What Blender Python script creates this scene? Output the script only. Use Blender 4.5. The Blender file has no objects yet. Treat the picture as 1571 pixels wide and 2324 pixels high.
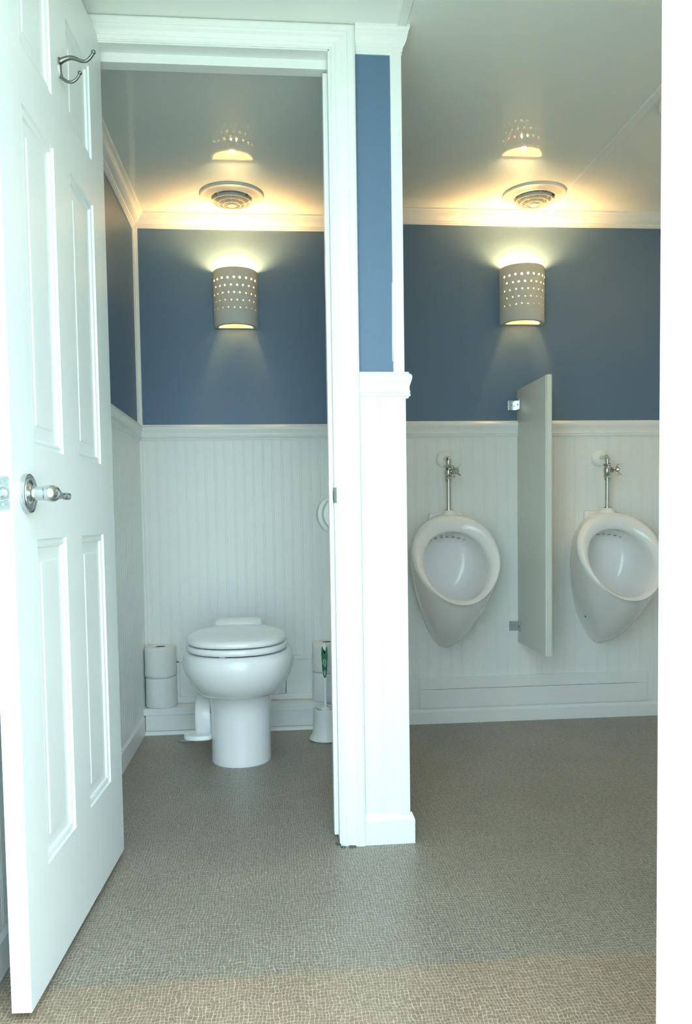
import bpy, bmesh, math, random
from mathutils import Vector, Matrix
random.seed(7)
S = bpy.context.scene
COL = S.collection
PI = math.pi
ORG = {}

# ------------------------------------------------------------------ materials
def lin(c):
    return tuple(((v/255)/12.92 if v/255 <= .04045 else ((v/255+.055)/1.055)**2.4) for v in c)

def mat(name, col=(.8, .8, .8), rough=.5, metal=0., coat=0., coat_rough=.1, spec=.5, bump=None, emit=None, strength=0, mottling=None):
    m = bpy.data.materials.new(name); m.use_nodes = True
    nt = m.node_tree; b = nt.nodes['Principled BSDF']
    b.inputs['Base Color'].default_value = (*col, 1)
    b.inputs['Roughness'].default_value = rough
    b.inputs['Metallic'].default_value = metal
    b.inputs['Specular IOR Level'].default_value = spec
    b.inputs['Coat Weight'].default_value = coat
    b.inputs['Coat Roughness'].default_value = coat_rough
    if emit:
        b.inputs['Emission Color'].default_value = (*emit, 1)
        b.inputs['Emission Strength'].default_value = strength
    tc = nt.nodes.new('ShaderNodeTexCoord')
    if mottling:                                   # (scale, amount): faint uneven colour of the paint itself
        n = nt.nodes.new('ShaderNodeTexNoise'); n.inputs['Scale'].default_value = mottling[0]; n.inputs['Detail'].default_value = 4
        nt.links.new(tc.outputs['Object'], n.inputs['Vector'])
        r = nt.nodes.new('ShaderNodeMapRange')
        r.inputs['To Min'].default_value = 1-mottling[1]; r.inputs['To Max'].default_value = 1+mottling[1]
        nt.links.new(n.outputs['Fac'], r.inputs['Value'])
        mx = nt.nodes.new('ShaderNodeVectorMath'); mx.operation = 'SCALE'; mx.inputs[0].default_value = col
        nt.links.new(r.outputs[0], mx.inputs['Scale']); nt.links.new(mx.outputs[0], b.inputs['Base Color'])
    if bump:                                       # (scale, distance)
        n = nt.nodes.new('ShaderNodeTexNoise'); n.inputs['Scale'].default_value = bump[0]; n.inputs['Detail'].default_value = 3
        nt.links.new(tc.outputs['Object'], n.inputs['Vector'])
        bp = nt.nodes.new('ShaderNodeBump'); bp.inputs['Distance'].default_value = bump[1]; bp.inputs['Strength'].default_value = 1
        nt.links.new(n.outputs['Fac'], bp.inputs['Height']); nt.links.new(bp.outputs[0], b.inputs['Normal'])
    return m

M = {}
M['trim'] = mat('white_trim_paint', (.87, .89, .88), .33, bump=(35, .0006), mottling=(3, .015))
M['wains'] = mat('white_beadboard_paint', (.87, .895, .88), .38, bump=(45, .0006), mottling=(4, .02))
M['door'] = mat('white_door_paint', (.83, .86, .86), .36, bump=(60, .0004), mottling=(3, .015))
M['blue'] = mat('blue_wall_paint', (.104, .182, .290), .42, bump=(650, .0003), mottling=(420, .10))
M['ceil'] = mat('glossy_white_ceiling_panel', (.91, .94, .89), .45, coat=1.0, coat_rough=.04, mottling=(2, .02))
M['porc'] = mat('white_porcelain', (.89, .90, .91), .16, coat=.12, coat_rough=.03)
M['seat'] = mat('white_seat_enamel', (.90, .91, .91), .16, coat=.4, coat_rough=.05)
M['plastic'] = mat('white_plastic', (.88, .90, .90), .28)
M['chrome'] = mat('chrome', (.62, .64, .62), .12, metal=1)
M['nickel'] = mat('satin_nickel', (.60, .64, .66), .24, metal=1)
M['zinc'] = mat('worn_zinc_steel', (.45, .49, .50), .42, metal=.85, bump=(300, .0008), mottling=(120, .3))
M['pewter'] = mat('dark_pewter_metal', (.22, .22, .20), .22, metal=1)
M['clay'] = mat('unglazed_bisque_ceramic', (.62, .60, .55), .85, bump=(180, .0006), mottling=(25, .05))
M['bulb'] = mat('glowing_bulb', (1, .9, .7), .4, emit=(1.0, .585, .21), strength=585)
M['paper'] = mat('white_toilet_tissue', (.84, .85, .84), .95, bump=(140, .0012))
M['card'] = mat('grey_brown_cardboard', (.24, .19, .14), .9)
M['green'] = mat('green_rubber_grip', lin((20, 122, 78)), .45)
M['lettering'] = mat('pale_print', (.70, .80, .78), .5)
M['divider'] = mat('painted_divider_board', (.72, .75, .69), .38, bump=(80, .0003))
M['rust'] = mat('rusty_chip', (.35, .16, .05), .8)
M['dark'] = mat('dark_gap', (.02, .022, .02), .8)
M['filter'] = mat('dusty_filter', (.12, .125, .11), .9, bump=(200, .004), mottling=(130, .5))
M['vent'] = mat('cream_vent_enamel', (.78, .78, .72), .35)
M['clear'] = mat('clear_plastic_disc', (.45, .50, .50), .12, spec=.6)
M['clear'].node_tree.nodes['Principled BSDF'].inputs['Transmission Weight'].default_value = .5
M['ground'] = mat('grass_ground', (.38, .43, .345), .95, mottling=(3, .3))
M['siding'] = mat('white_exterior_siding', (.75, .76, .74), .5)

def vinyl():
    m = bpy.data.materials.new('woven_pattern_vinyl'); m.use_nodes = True
    nt = m.node_tree; N = nt.nodes; L = nt.links; b = N['Principled BSDF']
    tc = N.new('ShaderNodeTexCoord')
    def node(t, **k):
        n = N.new(t)
        for a, v in k.items(): setattr(n, a, v)
        return n
    nz = node('ShaderNodeTexNoise'); nz.inputs['Scale'].default_value = 34; nz.inputs['Detail'].default_value = 2
    L.new(tc.outputs['Object'], nz.inputs['Vector'])
    sub = node('ShaderNodeVectorMath', operation='SUBTRACT'); sub.inputs[1].default_value = (.5, .5, .5)
    L.new(nz.outputs['Color'], sub.inputs[0])
    sc = node('ShaderNodeVectorMath', operation='SCALE'); sc.inputs['Scale'].default_value = .0022
    L.new(sub.outputs[0], sc.inputs[0])
    ad = node('ShaderNodeVectorMath', operation='ADD'); L.new(tc.outputs['Object'], ad.inputs[0]); L.new(sc.outputs[0], ad.inputs[1])
    mp = node('ShaderNodeMapping'); mp.inputs['Scale'].default_value = (150, 108, 1)
    L.new(ad.outputs[0], mp.inputs['Vector'])
    # hand drawn grid: two sets of wavering lines that break and merge
    def warp(scale, amp, off):
        q = node('ShaderNodeMapping'); q.inputs['Location'].default_value = (off, off*1.7, 0); L.new(mp.outputs[0], q.inputs['Vector'])
        n = node('ShaderNodeTexNoise', noise_dimensions='2D'); n.inputs['Scale'].default_value = scale; n.inputs['Detail'].default_value = 1.5
        L.new(q.outputs[0], n.inputs['Vector'])
        m_ = node('ShaderNodeMath', operation='MULTIPLY_ADD'); m_.inputs[1].default_value = amp; m_.inputs[2].default_value = -amp/2
        L.new(n.outputs['Fac'], m_.inputs[0]); return m_
    sx = node('ShaderNodeSeparateXYZ'); L.new(mp.outputs[0], sx.inputs[0])
    dist = []
    for ax, off in (('X', 3.1), ('Y', 17.3)):
        w1, w2 = warp(.55, .85, off), warp(.12, 2.2, off+40)
        t1 = node('ShaderNodeMath', operation='ADD'); L.new(sx.outputs[ax], t1.inputs[0]); L.new(w1.outputs[0], t1.inputs[1])
        t2 = node('ShaderNodeMath', operation='ADD'); L.new(t1.outputs[0], t2.inputs[0]); L.new(w2.outputs[0], t2.inputs[1])
        pp = node('ShaderNodeMath', operation='PINGPONG'); pp.inputs[1].default_value = .5; L.new(t2.outputs[0], pp.inputs[0])
        dist.append((pp, t2))
    vo = node('ShaderNodeMath', operation='MINIMUM'); L.new(dist[0][0].outputs[0], vo.inputs[0])
    kx = node('ShaderNodeMath', operation='MULTIPLY'); kx.inputs[1].default_value = 1.3; L.new(dist[1][0].outputs[0], kx.inputs[0]); L.new(kx.outputs[0], vo.inputs[1])
    vc = node('ShaderNodeTexWhiteNoise', noise_dimensions='2D')
    cb = node('ShaderNodeCombineXYZ')
    for q, (_, t2) in zip('XY', dist):
        r_ = node('ShaderNodeMath', operation='ROUND'); L.new(t2.outputs[0], r_.inputs[0])
        fl = node('ShaderNodeMath', operation='FLOOR'); L.new(t2.outputs[0], fl.inputs[0]); L.new(fl.outputs[0], cb.inputs[q])
    L.new(cb.outputs[0], vc.inputs['Vector'])
    # the width of the pale lines varies from patch to patch
    nw = node('ShaderNodeTexNoise'); nw.inputs['Scale'].default_value = 95; L.new(tc.outputs['Object'], nw.inputs['Vector'])
    wr = node('ShaderNodeMapRange'); wr.inputs['From Min'].default_value = .3; wr.inputs['From Max'].default_value = .7
    wr.inputs['To Min'].default_value = -.035; wr.inputs['To Max'].default_value = .105
    L.new(nw.outputs['Fac'], wr.inputs['Value'])
    a2 = node('ShaderNodeMath', operation='ADD'); a2.inputs[1].default_value = .085; L.new(wr.outputs[0], a2.inputs[0])
    mr = node('ShaderNodeMapRange', interpolation_type='SMOOTHSTEP')
    L.new(vo.outputs[0], mr.inputs['Value']); L.new(wr.outputs[0], mr.inputs['From Min']); L.new(a2.outputs[0], mr.inputs['From Max'])
    cell = node('ShaderNodeMix', data_type='RGBA')
    sepc = node('ShaderNodeSeparateColor'); L.new(vc.outputs['Color'], sepc.inputs[0])
    L.new(sepc.outputs[0], cell.inputs['Factor'])
    cell.inputs[6].default_value = (.190, .155, .123, 1); cell.inputs[7].default_value = (.252, .207, .164, 1)
    mx = node('ShaderNodeMix', data_type='RGBA')
    L.new(mr.outputs[0], mx.inputs['Factor']); mx.inputs[6].default_value = (.43, .412, .335, 1); L.new(cell.outputs[2], mx.inputs[7])
    # broad worn patches of the print
    nb = node('ShaderNodeTexNoise'); nb.inputs['Scale'].default_value = 5; nb.inputs['Detail'].default_value = 5; L.new(tc.outputs['Object'], nb.inputs['Vector'])
    rb = node('ShaderNodeMapRange'); rb.inputs['To Min'].default_value = .84; rb.inputs['To Max'].default_value = 1.16; L.new(nb.outputs['Fac'], rb.inputs['Value'])
    fs = node('ShaderNodeVectorMath', operation='SCALE'); L.new(mx.outputs[2], fs.inputs[0]); L.new(rb.outputs[0], fs.inputs['Scale'])
    # warmer, slightly lighter tint on the strip nearest the entrance: straight edge across the room
    sp2 = node('ShaderNodeSeparateXYZ'); L.new(tc.outputs['Object'], sp2.inputs[0])
    er = node('ShaderNodeMapRange', interpolation_type='SMOOTHSTEP'); er.inputs['From Min'].default_value = 1.450; er.inputs['From Max'].default_value = 1.474
    L.new(sp2.outputs['Y'], er.inputs['Value'])
    tint = node('ShaderNodeMix', data_type='RGBA'); L.new(er.outputs[0], tint.inputs['Factor'])
    tint.inputs[6].default_value = (1.22, 1.05, .93, 1); tint.inputs[7].default_value = (1, 1, 1, 1)
    mu = node('ShaderNodeVectorMath', operation='MULTIPLY'); L.new(fs.outputs[0], mu.inputs[0]); L.new(tint.outputs[2], mu.inputs[1])
    L.new(mu.outputs[0], b.inputs['Base Color'])
    b.inputs['Roughness'].default_value = .33
    bp = node('ShaderNodeBump'); bp.inputs['Distance'].default_value = .0003; bp.inputs['Strength'].default_value = .6; bp.invert = True
    L.new(mr.outputs[0], bp.inputs['Height']); L.new(bp.outputs[0], b.inputs['Normal'])
    return m
M['floor'] = vinyl()

# ------------------------------------------------------------------ mesh helpers
def new(): return bmesh.new()

def obj(name, bm, m, parent=None, smooth=False, org=None, label=None, angle=None):
    """world-space bmesh -> one mesh object; under a parent the mesh is kept relative to the root's origin"""
    o_ = org if org is not None else (ORG[parent.name] if parent else (0, 0, 0))
    bmesh.ops.recalc_face_normals(bm, faces=bm.faces)
    bmesh.ops.translate(bm, vec=-Vector(o_), verts=bm.verts)
    me = bpy.data.meshes.new(name); bm.to_mesh(me); bm.free()
    for mm in (m if isinstance(m, (list, tuple)) else [m]): me.materials.append(M[mm])
    if smooth:
        for p in me.polygons: p.use_smooth = True
        if angle: me.set_sharp_from_angle(angle=math.radians(angle))
    o = bpy.data.objects.new(name, me); COL.objects.link(o)
    if parent: o.parent = parent
    else: o.location = o_
    ORG[o.name] = tuple(o_)
    if label: o['label'] = label
    return o

def tag(o, label, cat, group=None):
    o['label'] = label; o['category'] = cat
    if group: o['group'] = group
    return o

def thing(name, label, cat, loc, group=None):
    o = bpy.data.objects.new(name, None); COL.objects.link(o); o.location = loc; o.empty_display_size = .05
    ORG[o.name] = tuple(loc); tag(o, label, cat, group)
    return o

def struct(name, bm, m, label, cat, **k):
    o = obj(name, bm, m, **k); o['kind'] = 'structure'; tag(o, label, cat); return o

def box(bm, x0, x1, y0, y1, z0, z1, bev=0, seg=2, mi=0):
    vs = [bm.verts.new((x, y, z)) for x in (x0, x1) for y in (y0, y1) for z in (z0, z1)]
    fs = [bm.faces.new([vs[i] for i in f]) for f in ((0, 1, 3, 2), (4, 6, 7, 5), (0, 4, 5, 1), (2, 3, 7, 6), (0, 2, 6, 4), (1, 5, 7, 3))]
    for f in fs: f.material_index = mi
    if bev:
        es = list({e for f in fs for e in f.edges})
        bmesh.ops.bevel(bm, geom=es, offset=bev, segments=seg, profile=.5, affect='EDGES')
    return vs

def rings(bm, rr, cap0=True, cap1=True, closed=True):
    vv = [[bm.verts.new(p) for p in r] for r in rr]
    n = len(vv[0])
    for a, b in zip(vv, vv[1:]):
        for i in range(n if closed else n-1):
            j = (i+1) % n
            bm.faces.new((a[i], a[j], b[j], b[i]))
    if cap0: bm.faces.new(vv[0])
    if cap1: bm.faces.new(vv[-1][::-1])
    return vv

def frame(d):
    d = Vector(d).normalized(); u = Vector((0, 0, 1)) if abs(d.z) < .9 else Vector((1, 0, 0))
    a = d.cross(u).normalized(); return a, a.cross(d).normalized(), d

def lathe(bm, c, axis, prof, n=32, cap0=True, cap1=True, phase=0):
    """prof: (radius, distance along axis)"""
    a, b, d = frame(axis); c = Vector(c)
    rings(bm, [[c+d*h+(a*math.cos(2*PI*i/n+phase)+b*math.sin(2*PI*i/n+phase))*max(r, 1e-5) for i in range(n)] for r, h in prof], cap0, cap1)

def tube(bm, pts, rad, n=12, caps=True, flat=1):
    pts = [Vector(p) for p in pts]; rr = []
    rad = rad if isinstance(rad, (list, tuple)) else [rad]*len(pts)
    a = None
    for i, p in enumerate(pts):
        d = (pts[min(i+1, len(pts)-1)]-pts[max(i-1, 0)]).normalized()
        if a is None: a, b, _ = frame(d)
        else: a = (a-d*a.dot(d)).normalized()
        b = d.cross(a)
        rr.append([p+(a*math.cos(2*PI*k/n)*flat+b*math.sin(2*PI*k/n))*rad[i] for k in range(n)])
    rings(bm, rr, caps, caps)

def spline(P, k=8):
    P = [Vector(p) for p in P]; out = []
    Q = [P[0]*2-P[1]]+P+[P[-1]*2-P[-2]]
    for i in range(1, len(Q)-2):
        for s in range(k):
            t = s/k; a, b, c, d = Q[i-1], Q[i], Q[i+1], Q[i+2]
            out.append(.5*((2*b)+(-a+c)*t+(2*a-5*b+4*c-d)*t*t+(-a+3*b-3*c+d)*t**3))
    return out+[P[-1]]

def sphere(bm, c, r, sx=1, sy=1, sz=1, n=20):
    res = bmesh.ops.create_uvsphere(bm, u_segments=n, v_segments=n//2+2, radius=r)
    bmesh.ops.scale(bm, vec=(sx, sy, sz), verts=res['verts']); bmesh.ops.translate(bm, vec=c, verts=res['verts'])

# a wall frame: origin at floor level, u runs along the wall, nrm points into the room
class WF:
    def __init__(s, o, u, nrm): s.o, s.u, s.n = Vector((*o, 0)), Vector((*u, 0)), Vector((*nrm, 0))
    def __call__(s, u, d, z): return s.o+s.u*u+s.n*d+Vector((0, 0, z))

def bead_profile(u0, u1, sp, ph, t=.007, back=0):
    out = [(u0, t)]; c = u0+ph
    while c < u1-.008:
        if c > u0+.008:
            out += [(c-.0050, t), (c-.0041, t-.0010), (c-.0032, t), (c, t+.0002), (c+.0032, t), (c+.0041, t-.0010), (c+.0050, t)]
        c += sp
    return out+[(u1, t)]

def beadboard(bm, F, u0, u1, z0, z1, sp=.04, ph=.02):
    pr = bead_profile(u0, u1, sp, ph)
    lo = [bm.verts.new(F(u, d, z0)) for u, d in pr]; hi = [bm.verts.new(F(u, d, z1)) for u, d in pr]
    for i in range(len(pr)-1): bm.faces.new((lo[i], lo[i+1], hi[i+1], hi[i]))
    b = [bm.verts.new(F(u, -.002, z)) for u, z in ((u0, z0), (u1, z0), (u1, z1), (u0, z1))]
    bm.faces.new(b); bm.faces.new(hi+[b[2], b[3]]); bm.faces.new(lo[::-1]+[b[0], b[1]])
    bm.faces.new((lo[0], hi[0], b[3], b[0])); bm.faces.new((lo[-1], b[1], b[2], hi[-1]))

def molding(bm, F, u0, u1, prof, m0=0, m1=0):
    """prof: closed polygon of (d, z); m0/m1 mitre factors"""
    rings(bm, [[F(u0+m0*d, d, z) for d, z in prof], [F(u1+m1*d, d, z) for d, z in prof]])

def arc(c, r, a0, a1, n=6):
    return [(c[0]+r*math.cos(math.radians(a0+(a1-a0)*i/n)), c[1]+r*math.sin(math.radians(a0+(a1-a0)*i/n))) for i in range(n+1)]

def rail_prof(zt, h=.066, p=1.0):
    """chair rail: thin top ledge, ogee, two beads, base strip"""
    pts = [(-.002, 0), (.012, 0), (.0125, -.004), (.017, -.0055), (.0205, -.009), (.0215, -.014), (.0205, -.020), (.0175, -.027),
           (.0145, -.034), (.0135, -.041), (.0145, -.047), (.0165, -.0515), (.0135, -.0535), (.016, -.0555), (.0165, -.0585), (.0155, -.061), (.0115, -.062), (.0105, -.066), (-.002, -.066)]
    return [(d*p if d > 0 else d, zt+z*h/.066) for d, z in pts]

def crown_prof(H, h=.050, p=.048):
    """crown moulding: prof in (d, z), lower edge on the wall, upper edge on the ceiling"""
    pts = [(0, 0), (.16, 0), (.18, .05), (.16, .10), (.24, .13), (.27, .22), (.26, .26), (.34, .30), (.46, .36), (.60, .46), (.70, .58), (.76, .70), (.82, .74), (.84, .80), (.93, .84), (1, .90), (1, 1.01), (-.04, 1.01), (-.04, 0)]
    return [(d*p, H-h+z*h) for d, z in pts]

def base_prof(h=.08, t=.012):
    return [(-.002, 0), (t, 0), (t, h-.018), (t-.003, h-.010), (t-.006, h-.003), (t-.007, h), (-.002, h)]

def quarter(r=.016):
    return [(-.001, 0)]+[(a, b) for a, b in arc((0, 0), r, 0, 90, 6)]+[(-.001, r)]

def kids(o): return [c for c in bpy.data.objects if c.parent == o]

def dup(root, loc, label=None, group=None):
    r = root.copy(); COL.objects.link(r); r.location = loc
    if label: r['label'] = label
    if group: r['group'] = group
    for ch in kids(root):
        c = ch.copy(); COL.objects.link(c); c.parent = r
        for g in kids(ch):
            d = g.copy(); COL.objects.link(d); d.parent = c
    return r

# ------------------------------------------------------------------ dimensions
H = 2.06                       # ceiling
XL, XR = -.532, 1.80           # outer walls
YS, YU = 3.312, 3.217          # wall behind the toilet / wall behind the urinals
YP = 2.040                     # front face of the stall wall
PX = .339                      # right face of the stall's side wall
YF = .95                       # inner face of the entrance wall

# ------------------------------------------------------------------ floor, ceiling, ground
bm = new(); box(bm, XL-.1, XR+.1, .84, 3.42, -.03, 0); struct('floor', bm, 'floor', 'taupe vinyl floor printed with a woven pattern of pale crossing lines', 'floor')
bm = new(); box(bm, XL-.1, XR+.1, .84, 3.42, H, H+.06); struct('ceiling', bm, 'ceil', 'glossy white panel ceiling that mirrors the wall lamps', 'ceiling')
bm = new(); box(bm, -14, 14, -14, 14, -.62, -.60); struct('ground', bm, 'ground', 'grassy ground outside below the entrance', 'ground')

# ------------------------------------------------------------------ back wall (stall part and urinal part) with panelling
bm = new(); box(bm, XL-.06, PX-.02, YS, YS+.06, 0, H); box(bm, PX-.02, XR+.06, YU, YS+.06, 0, H)
wb = struct('wall_back', bm, 'blue', 'blue back wall with the two lit sconces', 'wall')
FS = WF((XL, YS), (1, 0), (0, -1)); FU = WF((PX, YU), (1, 0), (0, -1)); FL = WF((XL, YS), (0, -1), (1, 0))
bm = new(); beadboard(bm, FS, 0, .83, .10, 1.175, .0385, .035); obj('beadboard', bm, 'wains', wb)
bm = new(); beadboard(bm, FU, 0, XR-PX, .06, 1.175, .0475, .047); obj('beadboard', bm, 'wains', wb)
# left wall
bm = new(); box(bm, XL-.06, XL, .85, YS, 0, H); wl = struct('wall_left', bm, 'blue', 'blue left side wall of the toilet stall running behind the open door', 'wall')
bm = new(); beadboard(bm, FL, .006, YS-YF, .06, 1.185, .0385, .036); obj('beadboard', bm, 'wains', wl)
# right wall (outside the view)
bm = new(); box(bm, XR, XR+.06, .85, YS, 0, H); struct('wall_right', bm, 'trim', 'white right end wall beyond the second urinal', 'wall')
# entrance wall with the doorway
DX0, DX1, DZ = -.44, .492, 2.0
bm = new()
box(bm, XL-.06, DX0-.012, .85, YF, -.2, H); box(bm, DX1, XR+.06, .85, YF, -.2, H); box(bm, DX0-.012, DX1, .85, YF, DZ+.012, H)
struct('wall_front', bm, 'siding', 'white entrance wall around the near doorway', 'wall')
# stall wall: front strip beside the door plus side wall between stall and urinals
OX0, OX1, OZ = -.437, .1605, 2.003
bm = new()
box(bm, OX1+.012, PX, YP, YP+.075, 0, H)
box(bm, .292, PX, YP+.075, YS, 0, H)
box(bm, XL, OX0-.014, YP, YP+.075, 0, H)
box(bm, OX0-.014, OX1+.012, YP, YP+.075, OZ+.012, H)
wp = struct('wall_stall', bm, 'blue', 'narrow blue wall strip between stall doorway and urinal bay', 'wall')
FP = WF((0, YP), (1, 0), (0, -1)); FPR = WF((PX, YP), (0, 1), (1, 0)); FPL = WF((.292, YS), (0, -1), (-1, 0))
bm = new(); beadboard(bm, FP, .224, .316, .07, 1.155, .0455, .0475); obj('beadboard', bm, 'wains', wp)
bm = new(); beadboard(bm, FPL, 0, YS-YP-.075, .06, 1.175, .0385, .02); obj('beadboard', bm, 'wains', wp)
bm = new(); beadboard(bm, FPR, .03, YU-YP, .06, 1.175, .0475, .02); obj('beadboard', bm, 'wains', wp)
# white corner boards of the stall wall
bm = new()
box(bm, .3125, PX+.0015, YP-.0065, YP+.02, 1.2165, H-.045, .001); box(bm, PX, PX+.0015, YP+.02, YP+.05, 1.2165, H-.045)
box(bm, .3155, PX+.0035, YP-.0095, YP+.02, .07, 1.156, .001)
tr = struct('trim_corner', bm, 'trim', 'white corner board on the free edge of the stall wall', 'trim')
# dried paint drip along the corner board
bm = new(); tube(bm, [(.3118, YP-.001, 1.44), (.3120, YP-.001, 1.36), (.3116, YP-.001, 1.30), (.3110, YP-.001, 1.245)], [.0006, .0011, .0014, .0008], 6)
obj('paint_smear', bm, 'trim', tr)

# ------------------------------------------------------------------ door casing and jambs of the stall doorway
def casing_prof():       # (across, out)
    return [(0, -.001), (0, .007), (.003, .009), (.006, .007), (.009, .0095), (.014, .0115), (.016, .010), (.020, .0125), (.027, .0145), (.036, .0150),
            (.043, .0165), (.046, .0150), (.049, .0175), (.058, .0185), (.063, .017), (.065, .013), (.065, -.001)]
bm = new()
W = .0645
rings(bm, [[Vector((OX1+u*W/.065, YP-d, 0)) for u, d in casing_prof()], [Vector((OX1+u*W/.065, YP-d, min(OZ+u*.86, H))) for u, d in casing_prof()]])
rings(bm, [[Vector((OX0-u*W/.065, YP-d, 0)) for u, d in casing_prof()], [Vector((OX0-u*W/.065, YP-d, min(OZ+u*.86, H))) for u, d in casing_prof()]])
rings(bm, [[Vector((OX0-u*W/.065, YP-d, min(OZ+u*.86, H))) for u, d in casing_prof()], [Vector((OX1+u*W/.065, YP-d, min(OZ+u*.86, H))) for u, d in casing_prof()]])
tc_ = struct('trim_casing', bm, 'trim', 'white moulded casing around the stall doorway', 'trim')
bm = new()
box(bm, OX1-.003, OX1+.014, YP-.004, YP+.08, 0.004, OZ+.014, .001); box(bm, OX0-.015, OX0+.003, YP-.004, YP+.08, 0.004, OZ+.014)
box(bm, OX0, OX1, YP-.004, YP+.08, OZ-.003, OZ+.014)
box(bm, OX1-.0135, OX1-.002, YP+.037, YP+.074, .012, OZ-.034, .0015); box(bm, OX0+.002, OX0+.013, YP+.037, YP+.074, .012, OZ-.034)
box(bm, OX0+.002, OX1-.002, YP+.037, YP+.074, OZ-.025, OZ-.002, .0015)
tj = struct('trim_jamb', bm, 'trim', 'white inner jamb and stop boards of the stall doorway', 'trim')
# strike plate let into the right jamb
bm = new()
pl = [(YP+.004, .880), (YP+.004, .935), (YP+.018, .935), (YP+.030, .925), (YP+.030, .890), (YP+.018, .880)]
rings(bm, [[Vector((OX1-.0032, y, z)) for y, z in pl], [Vector((OX1-.0048, y, z)) for y, z in pl]])
lip = [(OX1-.0048, YP+.004), (OX1-.003, YP-.006), (OX1+.002, YP-.010), (OX1+.002, YP-.0085), (OX1-.002, YP-.0045), (OX1-.0030, YP+.004)]
rings(bm, [[Vector((x, y, .888)) for x, y in lip], [Vector((x, y, .927)) for x, y in lip]])
sp_ = obj('strike_plate', bm, 'zinc', tj, label='worn metal strike plate')
bm = new(); box(bm, OX1-.0052, OX1-.0045, YP+.010, YP+.023, .895, .920); obj('latch_hole', bm, 'dark', sp_)
# torn floor edge under the jamb
bm = new()
for i in range(26):
    x = OX1-.004+random.random()*.045 if i > 7 else OX1-.012+random.random()*.012
    y = YP-.020+random.random()*.004 if i > 7 else YP-.008+random.random()*.02
    s = .0012+random.random()*.002
    box(bm, x-s, x+s, y-s, y+s*.5, 0, s*1.2)
fr = obj('floor_fragment', bm, 'filter'); fr['kind'] = 'stuff'; tag(fr, 'dark crumbs along the torn floor edge under the stall door casing', 'debris')

# ------------------------------------------------------------------ entrance door jamb on the right
bm = new()
box(bm, .4805, DX1+.002, .84, YF+.004, 0, DZ+.012, .0015); box(bm, .4762, .482, .931, YF+.006, 0, DZ+.006, .0018)
box(bm, DX0-.014, DX0, .84, YF+.004, 0, DZ+.012); box(bm, DX0-.014, DX1, .84, YF+.004, DZ, DZ+.012)
struct('trim_entrance', bm, 'trim', 'white jamb of the entrance doorway filling the right edge of the view', 'trim')

# ------------------------------------------------------------------ mouldings
bm = new(); molding(bm, FS, 0, .292-XL, rail_prof(1.234), 1, -1); struct('trim_rail_stall', bm, 'trim', 'white chair rail across the wall behind the toilet', 'chair rail')
bm = new(); molding(bm, FL, 0, YS-YF, rail_prof(1.236), 1, 0); struct('trim_rail_left', bm, 'trim', 'white chair rail on the left stall wall', 'chair rail')
bm = new(); molding(bm, FU, 0, XR-PX, rail_prof(1.233), 1, -1); struct('trim_rail_urinals', bm, 'trim', 'white chair rail on the wall above the urinals', 'chair rail')
bm = new(); molding(bm, FP, .2245, PX+.002, [(d*.8 if d > 0 else d, z) for d, z in rail_prof(1.2165)], 0, 1.0)
molding(bm, FPR, 0, YU-YP, [(d*.62+.001 if d > 0 else d, z) for d, z in rail_prof(1.2165)], -1, -1)
struct('trim_rail_partition', bm, 'trim', 'short white chair rail on the narrow stall wall, profile showing at its end', 'chair rail')
bm = new(); molding(bm, FS, 0, .292-XL, crown_prof(H), 1, -1); struct('trim_crown_stall', bm, 'trim', 'white crown moulding above the toilet wall', 'crown moulding')
bm = new(); molding(bm, FL, 0, YS-YP-.075, crown_prof(H), 1, 0); struct('trim_crown_left', bm, 'trim', 'white crown moulding along the left stall wall', 'crown moulding')
bm = new(); molding(bm, FU, 0, XR-PX, crown_prof(H), 1, -1); struct('trim_crown_urinals', bm, 'trim', 'white crown moulding above the urinal wall', 'crown moulding')
bm = new(); molding(bm, FP, .2245, PX, crown_prof(H, .064, .022), 0, 1); molding(bm, FPR, 0, YU-YP, crown_prof(H, .064, .016), -1, -1)
struct('trim_crown_partition', bm, 'trim', 'short white crown moulding over the blue strip of the stall wall', 'crown moulding')
bm = new(); molding(bm, FL, 0.0, YS-YP-.08, base_prof(.085), 0, 0); molding(bm, FL, YS-YP+.03, YS-YF, base_prof(.085), 0, 0)
struct('baseboard_left', bm, 'trim', 'white baseboard along the left wall', 'baseboard')
bm = new(); molding(bm, FU, 0, XR-PX, base_prof(.066), 1, -1); struct('baseboard_back', bm, 'trim', 'white baseboard under the urinals', 'baseboard')
bm = new(); molding(bm, FP, .2245, PX+.001, base_prof(.081, .014), 0, 1); molding(bm, FPR, 0, YU-YP, base_prof(.081, .011), -1, -1)
struct('baseboard_partition', bm, 'trim', 'white baseboard block at the foot of the narrow stall wall', 'baseboard')
# vertical corner boards in the stall
bm = new(); box(bm, XL, XL+.006, YS-.018, YS, 1.234, H-.045, .001); box(bm, XL, XL+.019, YS-.006, YS, 1.234, H-.045, .001)
box(bm, XL+.006, XL+.017, YS-.017, YS-.006, .10, 1.17, .001)
box(bm, XL, XL+.004, YP+.08, YS, 2.002, 2.012)
struct('trim_corner_stall', bm, 'trim', 'white strip in the left back corner of the stall', 'trim')
# ceiling seam battens
bm = new(); box(bm, .328, .352, YF, YP-.01, H-.004, H+.001, .001); struct('trim_batten_near', bm, 'trim', 'flat white ceiling batten running from the stall wall corner', 'trim')
bm = new(); box(bm, 1.118, 1.150, YF, YU-.03, H-.004, H+.001, .0015); struct('trim_batten_far', bm, 'trim', 'flat white ceiling batten right of the urinal bay air vent', 'trim')

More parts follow.
